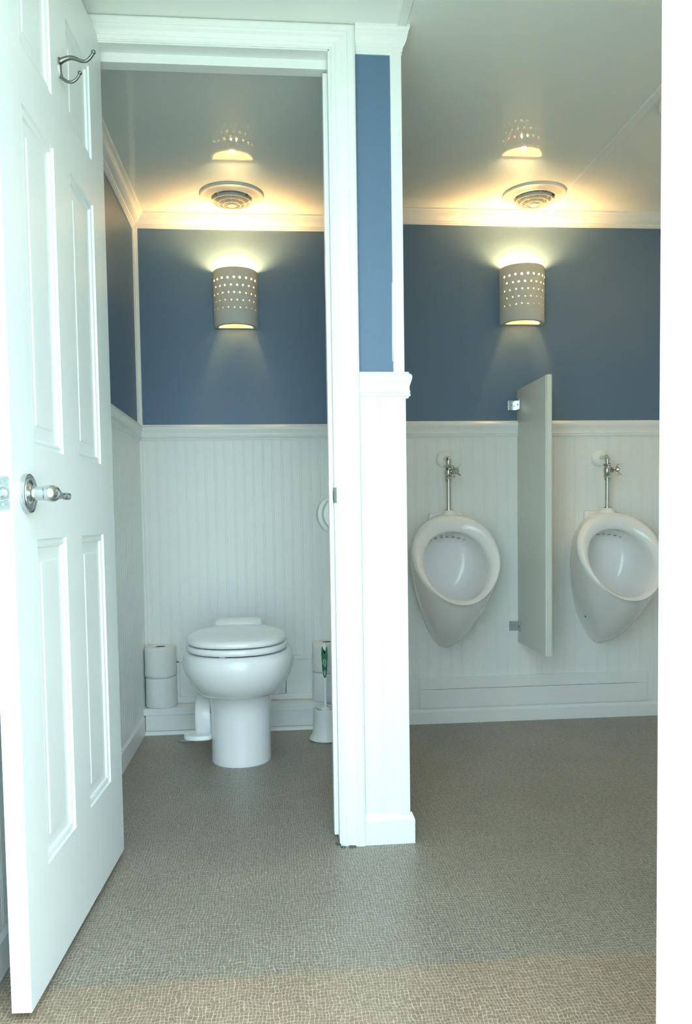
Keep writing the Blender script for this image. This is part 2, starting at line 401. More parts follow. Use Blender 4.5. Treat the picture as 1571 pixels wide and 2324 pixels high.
# ------------------------------------------------------------------ ledge and cover panel behind the toilet
bm = new()
box(bm, XL+.014, .292, YS-.105, YS, .015, .078); box(bm, XL+.001, .292, YS-.112, YS, .078, .1055, .0015)
molding(bm, WF((XL, YS-.105), (1, 0), (0, -1)), .012, .292-XL, quarter(.014))
led = struct('trim_ledge', bm, 'trim', 'low white boxed ledge along the floor behind the toilet', 'ledge')
cp = thing('cover_panel', 'white framed cover panel standing on the ledge behind the toilet', 'panel', (-.13, YS-.02, .107))
bm = new(); box(bm, -.398, .0405, YS-.0215, YS-.007, .109, .280); box(bm, .0425, .150, YS-.022, YS-.007, .109, .168); box(bm, .0425, .150, YS-.0205, YS-.007, .168, .205); box(bm, .0425, .150, YS-.0235, YS-.007, .205, .280); obj('panel_board', bm, 'trim', cp)
bm = new(); box(bm, -.405, .158, YS-.030, YS-.006, .270, .287, .003); box(bm, -.405, -.388, YS-.030, YS-.006, .1065, .28, .003); box(bm, .144, .158, YS-.030, YS-.006, .1065, .28, .003)
obj('panel_frame', bm, 'trim', cp)
bm = new(); box(bm, -.405, .158, YS-.034, YS-.006, .1062, .130, .002); obj('panel_sill', bm, 'trim', cp)
bm = new(); box(bm, .012, .040, YS-.0245, YS-.012, .13, .152, .001); obj('metal_clip', bm, 'zinc', cp)
bm = new(); box(bm, .0405, .0425, YS-.0235, YS-.02, .109, .20); obj('gap', bm, 'dark', cp)

# frame boards low on the urinal wall
ap = thing('access_frame', 'flat white mitred frame board low on the wall below the urinals', 'panel', (1.07, YU-.008, .066))
bm = new(); box(bm, .585, 1.552, YU-.0155, YU-.006, .144, .192, .001); box(bm, .585, .632, YU-.0153, YU-.006, .066, .1438, .0006); box(bm, 1.505, 1.552, YU-.0153, YU-.006, .066, .1438, .0006)
obj('frame_board', bm, 'trim', ap)
bm = new(); box(bm, .632, 1.505, YU-.0135, YU-.006, .066, .1420); obj('inset_board', bm, 'trim', ap)
bm = new(); box(bm, 1.0790, 1.0945, YU-.0125, YU-.006, .1935, .327, .001); struct('trim_batten_wall', bm, 'trim', 'thin white wall batten under the urinal divider', 'trim')

# ------------------------------------------------------------------ the open stall door
HA = Vector((-.3951, 2.0542, 0)); DU = Vector((-.04689, -.99890, 0)); DN = Vector((.99890, -.04689, 0)); DT = .034
def D(u, w, z): return HA+DU*u+DN*w+Vector((0, 0, z))
DW, DB, DTOP = .681, .012, 2.012
us = [0, .109, .288, .397, .572, DW]; zs = [DB, .224, .820, .985, 1.582, 1.683, 1.895, DTOP]
bm = new()
for w0, sgn in ((0, -1), (-DT, 1)):
    for i in range(5):
        for j in range(7):
            u0, u1, z0, z1 = us[i], us[i+1], zs[j], zs[j+1]
            if i in (1, 3) and j in (1, 3, 5):
                rr = []
                for ins, dep in ((0, 0), (.0015, .0045), (.007, .0052), (.010, .0030), (.0145, .0045), (.017, .0088), (.030, .0096), (.0405, .0092), (.0420, .0078), (.044, .0073), (.048, .0072)):
                    rr.append([D(a, w0+sgn*dep, b) for a, b in ((u0+ins, z0+ins), (u1-ins, z0+ins), (u1-ins, z1-ins), (u0+ins, z1-ins))])
                rings(bm, rr, False, True)
            else:
                bm.faces.new([bm.verts.new(D(a, w0, b)) for a, b in ((u0, z0), (u1, z0), (u1, z1), (u0, z1))])
for (a, b, c, d) in (((0, DB), (DW, DB), None, None), ((DW, DB), (DW, DTOP), None, None), ((DW, DTOP), (0, DTOP), None, None), ((0, DTOP), (0, DB), None, None)):
    bm.faces.new([bm.verts.new(D(a[0], 0, a[1])), bm.verts.new(D(b[0], 0, b[1])), bm.verts.new(D(b[0], -DT, b[1])), bm.verts.new(D(a[0], -DT, a[1]))])
bmesh.ops.remove_doubles(bm, verts=bm.verts, dist=1e-5)
door = struct('door_1', bm, 'door', 'white six panel stall door standing wide open on the left', 'door', org=tuple(HA))
# hinges
for hz in (.25, 1.05, 1.80):
    bm = new(); tube(bm, [D(.004, -DT-.004, hz-.04), D(.004, -DT-.004, hz+.04)], .005, 10)
    obj('hinge', bm, 'nickel', door)
# lever handle: rosette, neck, sculpted lever seen end-on
kc = D(.620, 0, .900)
bm = new()
lathe(bm, kc, DN, [(.0345, 0), (.0345, .006), (.034, .0085), (.0325, .0095), (.031, .0085), (.0285, .0085), (.0275, .010), (.025, .0095), (.022, .010), (.016, .013), (.0125, .016), (.0118, .020)], 48)
kn = obj('door_handle', bm, 'nickel', door, smooth=True, angle=40, label='satin nickel door lever')
bm = new()
lathe(bm, kc+DN*.018, DN, [(.0122, 0), (.0122, .014), (.0132, .018), (.0138, .020)], 32)
P0 = kc+DN*.039
tube(bm, spline([P0-DU*.002+DN*-.006, P0+DN*.001, P0-DU*.008+DN*.003, P0-DU*.022+DN*.005+Vector((0, 0, -.001)), P0-DU*.034+DN*.009+Vector((0, 0, -.003)), P0-DU*.046+DN*.013+Vector((0, 0, -.004)), P0-DU*.055+DN*.015+Vector((0, 0, -.004)), P0-DU*.060+DN*.016+Vector((0, 0, -.004))], 6),
     [.0128+.0022*math.sin(i/8) if i < 14 else (.0142-(i-14)*.00072 if i < 26 else (.0055 if i < 30 else .0068 if i < 40 else .0045)) for i in range(43)], 20)
obj('lever', bm, 'nickel', kn, smooth=True, angle=60)
# latch plate on the door's edge
ec = D(DW, -DT/2-.0005, .899)
bm = new()
pts = [(-.0125, -.026), (-.010, -.0285), (.010, -.0285), (.0125, -.026), (.0125, .026), (.010, .0285), (-.010, .0285), (-.0125, .026)]
rings(bm, [[ec+DN*a+Vector((0, 0, b)) for a, b in pts], [ec+DU*.0014+DN*a+Vector((0, 0, b)) for a, b in pts]])
lp = obj('latch_plate', bm, 'zinc', door, label='worn metal latch plate with paint smears')
bm = new(); lathe(bm, ec+DU*.001, DU, [(.0138, 0), (.0135, .0015), (.0105, .0018), (.0092, .0008), (.0082, .001), (.0080, .009), (.0060, .011)], 24); obj('latch_bolt', bm, 'nickel', lp, smooth=True, angle=40)
for dz in (-.020, .020):
    bm = new(); c = ec+DU*.0012+Vector((0, 0, dz)); lathe(bm, c, DU, [(.0036, 0), (.0034, .0008), (.001, .0012)], 16)
    box(bm, *sorted((c.x-.0025, c.x+.0025)), c.y-.0025, c.y-.0010, c.z-.0005, c.z+.0005)
    obj('screw', bm, 'zinc', lp, smooth=True, angle=40)
# double coat hook
hb = D(.342, 0, 1.765)
ho = HA  # relative origin handled by obj()
bm = new()
pts = []
for k in range(24):
    a = 2*PI*k/24; zz = .0205*math.sin(a); ww = (.0080+.003*math.sin(a))*math.cos(a)
    pts.append((ww, zz))
rings(bm, [[hb+DU*a+Vector((0, 0, b)) for a, b in pts], [hb+DU*a*.9+DN*.0035+Vector((0, 0, b*.96)) for a, b in pts]])
hk = obj('coat_hook', bm, 'pewter', door, smooth=True, angle=40, label='dark polished metal double coat hook')
def hp(dist, z, u=0): return hb+DN*dist*.84+DU*u+Vector((0, 0, z*.84))
bm = new()
tube(bm, spline([hp(.002, .013), hp(.012, .019), hp(.026, .023), hp(.040, .021), hp(.052, .016), hp(.064, .016), hp(.074, .023), hp(.082, .034)], 7), [.0056-.0024*min(1, i/30) for i in range(50)], 14)
sphere(bm, hp(.083, .037), .0045); obj('upper_hook', bm, 'pewter', hk, smooth=True)
bm = new()
tube(bm, spline([hp(.003, -.012), hp(.007, -.024), hp(.018, -.032), hp(.030, -.033), hp(.041, -.026), hp(.048, -.015)], 7), [.0035-.0009*min(1, i/30) for i in range(36)], 14)
sphere(bm, hp(.049, -.012), .0043); obj('lower_hook', bm, 'pewter', hk, smooth=True)

# ------------------------------------------------------------------ wall sconces
def make_sconce(cx, yw, label):
    r = thing('wall_sconce', label, 'wall lamp', (cx, yw, 1.619), 'pierced ceramic wall sconces')
    z0, z1, a, b = 1.619, 1.838, .0895, .098
    def dprof(a, b, back, n=40):
        return [(-a, back)]+[(-a*math.cos(PI*i/n), back+(b-back)*math.sin(PI*i/n)**.9) for i in range(1, n)]+[(a, back)]
    bm = new(); n = 40
    O = dprof(a, b, .001); I = dprof(a-.011, b-.011, .009); I2 = dprof(a-.0205, b-.019, .011)
    P = lambda pr, z: [Vector((cx+x, yw-y, z)) for x, y in pr]
    R = [P(dprof(a-.002, b-.002, .001), z0), P(O, z0+.003), P(O, z1-.002), P(dprof(a-.002, b-.002, .001), z1), P(I, z1), P(I, z0+.012), P(I2, z0+.004), P(I2, z0)]
    vv = rings(bm, R, False, False)
    m_ = len(vv[0])
    for i in range(m_):
        j = (i+1) % m_; bm.faces.new((vv[-1][i], vv[-1][j], vv[0][j], vv[0][i]))
    bmesh.ops.recalc_face_normals(bm, faces=bm.faces)
    me = bpy.data.meshes.new('shade_solid'); bm.to_mesh(me); bm.free()
    so = bpy.data.objects.new('shade_solid', me); COL.objects.link(so)
    # row after row of punched holes
    bm = new()
    for k, z in enumerate((1.7966, 1.7680, 1.7395, 1.7108, 1.6820)):
        for q in range(9 if k % 2 == 0 else 8):
            t = math.radians((-62+15.5*q if k % 2 == 0 else -54.25+15.5*q)+random.uniform(-.8, .8)-1)
            d = Vector((math.sin(t), -math.cos(t), 0)); c = Vector((cx, yw, z+random.uniform(-.0008, .0008)))
            ex = a*math.sin(t)
            pos = Vector((cx+ex, yw-b*math.cos(t), c.z))
            nrm = Vector((math.sin(t)/a, -math.cos(t)/b, 0)).normalized()
            lathe(bm, pos-nrm*.022, nrm, [((.0042 if k == 0 else .0036), 0), ((.0042 if k == 0 else .0036), .034)], 12)
    bmesh.ops.recalc_face_normals(bm, faces=bm.faces)
    mc = bpy.data.meshes.new('cut'); bm.to_mesh(mc); bm.free(); co = bpy.data.objects.new('cut', mc); COL.objects.link(co)
    md = so.modifiers.new('b', 'BOOLEAN'); md.operation = 'DIFFERENCE'; md.object = co; md.solver = 'EXACT'
    dg = bpy.context.evaluated_depsgraph_get(); me2 = bpy.data.meshes.new_from_object(so.evaluated_get(dg))
    bm = new(); bm.from_mesh(me2)
    # one lost cutter never costs the shade: fall back to the solid if the boolean fails
    if len(bm.faces) < 150: bm.free(); bm = new(); bm.from_mesh(me)
    bpy.data.objects.remove(so); bpy.data.objects.remove(co)
    obj('shade', bm, 'clay', r, smooth=True, angle=35)
    bm = new(); sphere(bm, (cx, yw-.046, 1.790), .024, 1, 1, 1.3); b_ = obj('light_bulb', bm, 'bulb', r, smooth=True)
    bm = new(); lathe(bm, (cx, yw-.046, 1.700), (0, 0, 1), [(.016, -.004), (.024, 0), (.026, .010), (.022, .013), (.016, .016), (.014, .056)], 24); box(bm, cx-.006, cx+.006, yw-.046, yw-.009, 1.705, 1.717); obj('lamp_socket', bm, 'plastic', r, smooth=True, angle=40)  # unseen socket, its cup widened to block the bulb's direct beam downward
    return r
s1 = make_sconce(-.1308, YS, 'pierced ceramic half round sconce glowing above the toilet')
s2 = dup(s1, (1.0185, YU, 1.619), 'pierced ceramic half round sconce glowing on the wall above the urinal divider')

s3 = dup(s1, (XR, 2.30, 1.619), 'pierced ceramic half round sconce on the right end wall, out of view')
s3.rotation_euler.z = -PI/2

# ------------------------------------------------------------------ round ceiling vents
v1 = thing('ceiling_vent', 'round cream air vent in the stall ceiling in front of the sconce over the toilet', 'air vent', (-.1285, 3.087, H), 'round ceiling vents')
cx, cy = -.1285, 3.087
bm = new()
lathe(bm, (cx, cy, H), (0, 0, -1), [(.1185, -.001), (.1192, .003), (.1178, .006), (.113, .0080), (.109, .0078), (.100, .0100), (.090, .0140), (.083, .0170), (.0785, .0170), (.0765, .0140), (.0765, -.0005)], 72, False, False)
obj('flange', bm, 'vent', v1, smooth=True, angle=50)
bm = new(); lathe(bm, (cx, cy, H), (0, 0, -1), [(.0762, .0015), (.0, .0016)], 48, False, False); obj('dust_filter', bm, 'filter', v1)
VR = ((.0715, .0285), (.0535, .0345), (.0350, .0395))
for rr_, dz in VR:
    bm = new(); lathe(bm, (cx, cy, H), (0, 0, -1), [(rr_-.0060, dz-.0150), (rr_-.0010, dz-.002), (rr_, dz), (rr_-.0022, dz), (rr_-.0078, dz-.0140), (rr_-.0060, dz-.0150)], 64, False, False); obj('louver_ring', bm, 'vent', v1, smooth=True, angle=50)
bm = new(); lathe(bm, (cx, cy, H), (0, 0, -1), [(.010, .012), (.0150, .0385), (.0165, .0415), (.012, .0435), (.006, .0445), (.004, .047), (.0, .0475)], 48, False, False); obj('centre_cap', bm, 'vent', v1, smooth=True, angle=50)
bm = new()
for k in range(8):
    a = 2*PI*k/8+PI/2; d = Vector((math.cos(a), math.sin(a), 0)); t = Vector((-d.y, d.x, 0))*.0010; c = Vector((cx, cy, H))
    rings(bm, [[c+d*r_+t*s_+Vector((0, 0, -z_)) for s_, z_ in ((-1, .004), (1, .004), (1, zb_), (-1, zb_))] for r_, zb_ in ((.012, .038), (.034, .034), (.052, .029), (.0770, .014))])
obj('spokes', bm, 'vent', v1)
v2 = dup(v1, (1.0090, 3.022, H), 'round cream air vent in the ceiling over the urinal divider')
# round fitting at the right edge of the ceiling, mostly behind the entrance jamb
bm = new(); lathe(bm, (1.262, 2.33, H), (0, 0, -1), [(.098, -.001), (.098, .006), (.092, .012), (.05, .018), (.0, .020)], 56, False, False)
tag(obj('ceiling_fitting', bm, 'vent', smooth=True, angle=50, org=(1.262, 2.33, H)), 'round pale ceiling fitting half hidden behind the entrance jamb', 'ceiling fitting')

# ------------------------------------------------------------------ toilet
TX = -.1265
T = thing('toilet', 'white low round toilet with its lid closed', 'toilet', (TX, 2.86, 0))
def egg(cxx, cyy, a, bf, bb, z, n=56, e=2.15, tilt=0):
    out = []
    for i in range(n):
        t = 2*PI*i/n; c, s = math.cos(t), math.sin(t)
        x = a*math.copysign(abs(c)**(2/e), c); y = (bb if s > 0 else bf)*math.copysign(abs(s)**(2/e), s)
        out.append(Vector((cxx+x, cyy+y, z-tilt*y)))
    return out
bm = new()
rings(bm, [egg(TX, 2.85, *q) for q in ((.1055, .123, .17, 0.0), (.1065, .124, .17, .003), (.1050, .122, .17, .015), (.1045, .120, .17, .10), (.1050, .120, .17, .17), (.1075, .122, .17, .205), (.113, .128, .18, .228), (.122, .136, .19, .243), (.124, .137, .19, .247), (.10, .11, .17, .248))])
obj('pedestal', bm, 'porc', T, smooth=True, angle=50)
bm = new()
prof = [(.090, .105, .18, .2465), (.118, .140, .19, .2480), (.134, .162, .20, .2535), (.150, .184, .21, .268), (.164, .205, .215, .287), (.177, .224, .22, .313), (.1865, .237, .22, .341), (.190, .242, .22, .362), (.188, .241, .22, .384), (.179, .233, .215, .4005), (.168, .222, .205, .4035), (.14, .19, .18, .4035), (.13, .18, .17, .39)]
rings(bm, [egg(TX-.002, 2.814, q[0]*1.016, q[1]*1.03, *q[2:]) for q in prof])
# rear deck carrying the seat hinge
obj('bowl', bm, 'porc', T, smooth=True, angle=60)
bm = new()
rings(bm, [egg(TX-.005, 2.804, q[0]*1.01, q[1]*1.04, *q[2:], e=2.3) for q in ((.166, .214, .21, .4085), (.1715, .2195, .215, .4105), (.1735, .2215, .215, .417), (.1735, .2215, .215, .424), (.1705, .2185, .21, .4285), (.15, .20, .19, .4290))])
obj('toilet_seat', bm, 'seat', T, smooth=True, angle=60)
for px_, py_ in ((-.12, 2.70), (.12, 2.70), (-.045, 2.612), (.10, 2.92), (-.10, 2.92)):
    bm = new(); box(bm, TX+px_-.010, TX+px_+.010, py_-.008, py_+.008, .4028, .4100, .001); obj('seat_bumper', bm, 'plastic', T)
bm = new()
rings(bm, [egg(TX-.006, 2.804, q[0]*1.015, q[1]*1.05, *q[2:], e=2.35) for q in ((.160, .208, .21, .4335), (.1665, .2150, .215, .4345), (.1695, .218, .216, .440), (.1690, .2175, .216, .446), (.1645, .213, .214, .4525), (.155, .203, .208, .4570), (.13, .17, .18, .4605), (.08, .11, .11, .4625), (.02, .03, .03, .463))])
obj('toilet_lid', bm, 'seat', T, smooth=True, angle=60)
bm = new(); box(bm, TX-.105, TX+.086, 3.018, 3.085, .250, .4785, .028, 6); obj('rear_housing', bm, 'plastic', T, smooth=True, angle=50)
bm = new(); box(bm, TX-.085, TX+.08, 2.995, 3.025, .4305, .448, .003); box(bm, TX-.03, TX+.03, 2.99, 3.02, .4085, .435); obj('seat_hinge', bm, 'plastic', T)
# flush pedal: hooped guard on the left of the foot plus foot plate
bm = new()
cyy, czz = 2.905, .146
lathe(bm, (-.289, cyy, czz), (1, 0, 0), [(.066, 0), (.0705, .003), (.0725, .010), (.073, .050), (.0715, .0545), (.066, .0545), (.066, .01), (.0, .008)], 48, True, False)
fp = obj('flush_pedal', bm, 'plastic', T, smooth=True, angle=50)
bm = new(); lathe(bm, (-.250, cyy, czz), (1, 0, 0), [(.055, 0), (.055, .020), (.03, .026), (.03, .035)], 32); box(bm, -.235, -.225, cyy-.062, cyy-.02, czz-.05, czz+.02); obj('pedal_spring', bm, 'zinc', fp, smooth=True, angle=40)
bm = new()
out = [Vector((x, y, 0)) for x, y in ((-.232, 2.895), (-.230, 2.815), (-.236, 2.806), (-.258, 2.800), (-.285, 2.800), (-.306, 2.806), (-.322, 2.820), (-.328, 2.840), (-.322, 2.862), (-.305, 2.880), (-.285, 2.895))]
c = Vector((-.278, 2.85, 0))
rings(bm, [[c+(p-c)*s+Vector((0, 0, z)) for p in out] for s, z in ((.95, .078), (1, .080), (1, .092), (.96, .0945), (.90, .094), (.88, .0925))])
obj('pedal_plate', bm, 'plastic', fp, smooth=True, angle=40)
# small clear disc lying on the floor
bm = new(); lathe(bm, (-.345, 3.105, 0.0), (0, 0, 1), [(.034, 0.0002), (.0365, .001), (.037, .0035), (.034, .0045), (.028, .0035), (.0, .0032)], 40)
tag(obj('floor_disc', bm, 'clear', smooth=True, angle=40, org=(-.345, 3.105, 0)), 'small clear plastic disc lying on the floor behind the flush pedal', 'disc')

# ------------------------------------------------------------------ toilet paper
def make_roll(c, r, h, label, group, jit=.0012):
    t = thing('toilet_paper_roll', label, 'toilet paper', c, group); c = Vector(c)
    bm = new(); rnd = random.Random(sum(map(ord, label)))
    rr = []
    n = 48
    for q, hh in ((.021, .0), (r-.004, 0), (r-.001, .003), (r, .012), (r+.0005, h*.35), (r, h*.7), (r-.0005, h-.010), (r-.003, h-.002), (r-.008, h), (.045, h+.0005), (.0225, h+.0004), (.021, h-.001)):
        rr.append([c+Vector((math.cos(2*PI*i/n)*(q+(jit*math.sin(3*i*.26+hh*60)+rnd.uniform(-1, 1)*jit*.25 if q > .04 else 0)), math.sin(2*PI*i/n)*(q+(jit*math.cos(2*i*.26+hh*40) if q > .04 else 0)), hh)) for i in range(n)])
    rr.append(rr[0])
    vv = rings(bm, rr, False, False)
    # loose end of the sheet
    a0 = -1.25; bmv = []
    for k in range(6):
        a = a0+k*.05; bmv.append([bm.verts.new(c+Vector((math.cos(a)*(r+.0014+.0006*k*.2), math.sin(a)*(r+.0014), z))) for z in (.002, h*.5, h-.002)])
    for a_, b_ in zip(bmv, bmv[1:]):
        for i in range(2): bm.faces.new((a_[i], a_[i+1], b_[i+1], b_[i]))
    obj('paper', bm, 'paper', t, smooth=True, angle=60)
    bm = new(); lathe(bm, c, (0, 0, 1), [(.0208, .001), (.0208, h-.001), (.0195, h-.001), (.0195, .001)], 32, False, False)
    lathe(bm, c, (0, 0, 1), [(.0205, .02), (.0, .02)], 24, False, False)
    obj('cardboard_core', bm, 'card', t, smooth=True, angle=60)
    return t
G1 = 'toilet paper rolls stacked on the ledge'
RH = .1195
make_roll((-.4595, 3.253, .1056), .0615, RH, 'lower toilet roll of the stack left of the toilet', G1)
make_roll((-.4600, 3.252, .1056+RH+.0012), .0625, RH, 'upper toilet roll of the stack left of the toilet', G1)
make_roll((.2110, 3.250, .1056), .0625, RH, 'lower toilet roll of the stack behind the toilet brush', G1)
make_roll((.2120, 3.249, .1056+RH+.0012), .0630, RH, 'upper toilet roll of the stack behind the toilet brush', G1)

# paper holder on the stall's right wall (mostly hidden by the doorway)
ph = thing('paper_holder', 'wall mounted holder on the stall side wall just left of the door casing', 'paper holder', (.284, 2.56, .862))
bm = new()
for yy in (2.487, 2.612, 2.736): box(bm, .205, .285, yy, yy+.004, .846, .874, .001)
box(bm, .2785, .285, 2.485, 2.742, .84, .90, .002); box(bm, .172, .285, 2.60, 2.618, .905, .9075)
obj('bracket', bm, 'plastic', ph)
bm = new(); tube(bm, [(.214, 2.489, .862), (.214, 2.738, .862)], .008, 16); obj('spindle', bm, 'plastic', ph, smooth=True, angle=40)
def side_roll(y0, y1, r, label):
    t = thing('toilet_paper_roll', label, 'toilet paper', (.214, (y0+y1)/2, .862), 'toilet paper rolls in the wall holder')
    bm = new(); L_ = y1-y0
    lathe(bm, (.214, y0, .862), (0, 1, 0), [(.021, 0), (r-.002, 0), (r, .002), (r, L_-.002), (r-.002, L_), (.021, L_), (.021, 0)], 48, False, False)
    obj('paper', bm, 'paper', t, smooth=True, angle=40)
    bm = new(); lathe(bm, (.214, y0, .862), (0, 1, 0), [(.0205, .001), (.0205, L_-.001), (.019, L_-.001), (.019, .001)], 32, False, False); obj('cardboard_core', bm, 'card', t, smooth=True, angle=40)
side_roll(2.494, 2.608, .055, 'nearer toilet roll in the wall holder beside the door casing')
side_roll(2.620, 2.732, .067, 'fuller toilet roll behind the first in the wall holder')

# ------------------------------------------------------------------ toilet brush and its holder
BX, BY = .1875, 3.047
bm = new()
lathe(bm, (BX, BY, 0), (0, 0, 1), [(.060, .0), (.0635, .003), (.0625, .008), (.056, .016), (.0510, .028), (.0485, .045), (.0470, .070), (.0465, .115), (.0475, .120), (.0465, .1225), (.0430, .1215), (.0420, .112), (.041, .02), (0, .018)], 56)
tag(obj('brush_holder', bm, 'plastic', smooth=True, angle=50, org=(BX, BY, 0)), 'white flared plastic toilet brush holder on the stall floor beside the door casing', 'brush holder')
br = thing('toilet_brush', 'toilet brush with white handle and green grip standing in the flared holder', 'toilet brush', (BX, BY, .02))
kz = 8.75e-5
def bz(y): return .3705-(y-400)*kz
bm = new()
hw = [(400, 10), (415, 45), (450, 80), (520, 102), (600, 122), (800, 130), (1000, 135), (1100, 125), (1300, 98), (1450, 80), (1550, 80), (1700, 100), (1800, 96), (1950, 88), (2100, 80), (2400, 68), (2700, 62), (3000, 60), (3350, 62)]
fr_, bk = [], []
def slab(bm, out, y0, y1):
    rings(bm, [[Vector((BX+x, y0, z)) for x, z in out], [Vector((BX+x, y1, z)) for x, z in out]])
BYh = BY
rr = []
for y, w in hw:
    w *= kz; z = bz(y); t = .0045
    rr.append([Vector((BX+w*math.cos(2*PI*k/16), BYh+t*math.sin(2*PI*k/16), z)) for k in range(16)])
rings(bm, rr)
lathe(bm, (BX, BYh, .111), (0, 0, 1), [(.036, .0), (.036, .004), (.02, .009), (.007, .014), (.006, .03)], 32)
obj('handle', bm, 'plastic', br, smooth=True, angle=60)
bm = new()
R_ = [(520, 95), (560, 108)]
y = 600
while y < 1100:
    w = 112+12*math.sin((y-500)/600*PI); R_ += [(y, w), (y+14, w+14)]; y += 50
R_ += [(1150, 115), (1250, 102), (1350, 84), (1450, 66), (1550, 64), (1620, 76), (1700, 84), (1780, 78), (1850, 58), (1900, 30), (1918, 0)]
Ln = [(-w, y) for y, w in R_[::-1]]
out = [(w*kz, bz(y)) for y, w in R_]+[(x*kz, bz(y)) for x, y in Ln[1:]]
notch = [(-82, 540), (-62, 620), (-40, 680), (-34, 760), (-28, 820), (0, 850), (28, 820), (34, 760), (40, 680), (62, 620), (82, 540)]
out += [(x*kz, bz(y)) for x, y in notch]
vs0 = [bm.verts.new((BX+x, BYh-.0062, z)) for x, z in out]; vs1 = [bm.verts.new((BX+x, BYh+.0062, z)) for x, z in out]
n = len(out)
for i in range(n): bm.faces.new((vs0[i], vs0[(i+1) % n], vs1[(i+1) % n], vs1[i]))
bm.faces.new(vs0); bm.faces.new(vs1[::-1])
bmesh.ops.triangulate(bm, faces=[f for f in bm.faces if len(f.verts) > 4])
gr = obj('grip', bm, 'green', br, label='green serrated grip')
bm = new()
for y, w in ((1590, 28), (1642, 40), (1694, 48), (1746, 40), (1800, 28)): box(bm, BX-w*kz, BX+w*kz, BYh-.0072, BYh-.006, bz(y+13), bz(y-13), .0004)
obj('grip_ribs', bm, 'lettering', gr)
# printed word and swoosh on the grip
cu = bpy.data.curves.new('t', 'FONT'); cu.body = 'LIBMAN'; cu.size = .0075; cu.extrude = .0002; cu.align_x = 'CENTER'; cu.align_y = 'CENTER'
to = bpy.data.objects.new('t', cu); COL.objects.link(to); dg = bpy.context.evaluated_depsgraph_get()
tm = bpy.data.meshes.new_from_object(to.evaluated_get(dg)); bpy.data.objects.remove(to)
bm = new(); bm.from_mesh(tm)
bw = max(v.co.x for v in bm.verts)-min(v.co.x for v in bm.verts)
bmesh.ops.scale(bm, vec=(.0285/bw, 1, 1), verts=bm.verts)
bmesh.ops.transform(bm, matrix=Matrix(((0, 1, 0, BX+.0018), (0, 0, -1, BYh-.0065), (-1, 0, 0, bz(1248)), (0, 0, 0, 1))), verts=bm.verts)
obj('lettering', bm, 'lettering', gr)
bm = new(); tube(bm, spline([Vector((BX+x*kz, BYh-.0064, bz(y))) for x, y in ((-4, 1068), (-38, 1090), (-54, 1150), (-58, 1220), (-52, 1300), (-36, 1352), (-10, 1376))], 5), [.0002+.0012*math.sin(PI*min(1, i/30)) for i in range(31)], 8)
obj('printed_arc', bm, 'lettering', gr)
bm = new()
rnd = random.Random(3)
lathe(bm, (BX, BYh, .045), (0, 0, 1), [(.012, 0), (.028, .006), (.033, .02), (.033, .045), (.025, .052), (.006, .055)], 24)
obj('bristle_head', bm, 'plastic', br)
for a0, a1 in ((-150, -118), (-62, -30)):
    bm = new()
    pts_ = [(.0365*math.cos(math.radians(a)), .0365*math.sin(math.radians(a))) for a in range(a0, a1+1, 4)]
    tube(bm, [(BX+x, BYh+y, .1185) for x, y in pts_], .0036, 8)
    obj('splash_guard', bm, 'green', br, smooth=True, label='green splash guard')

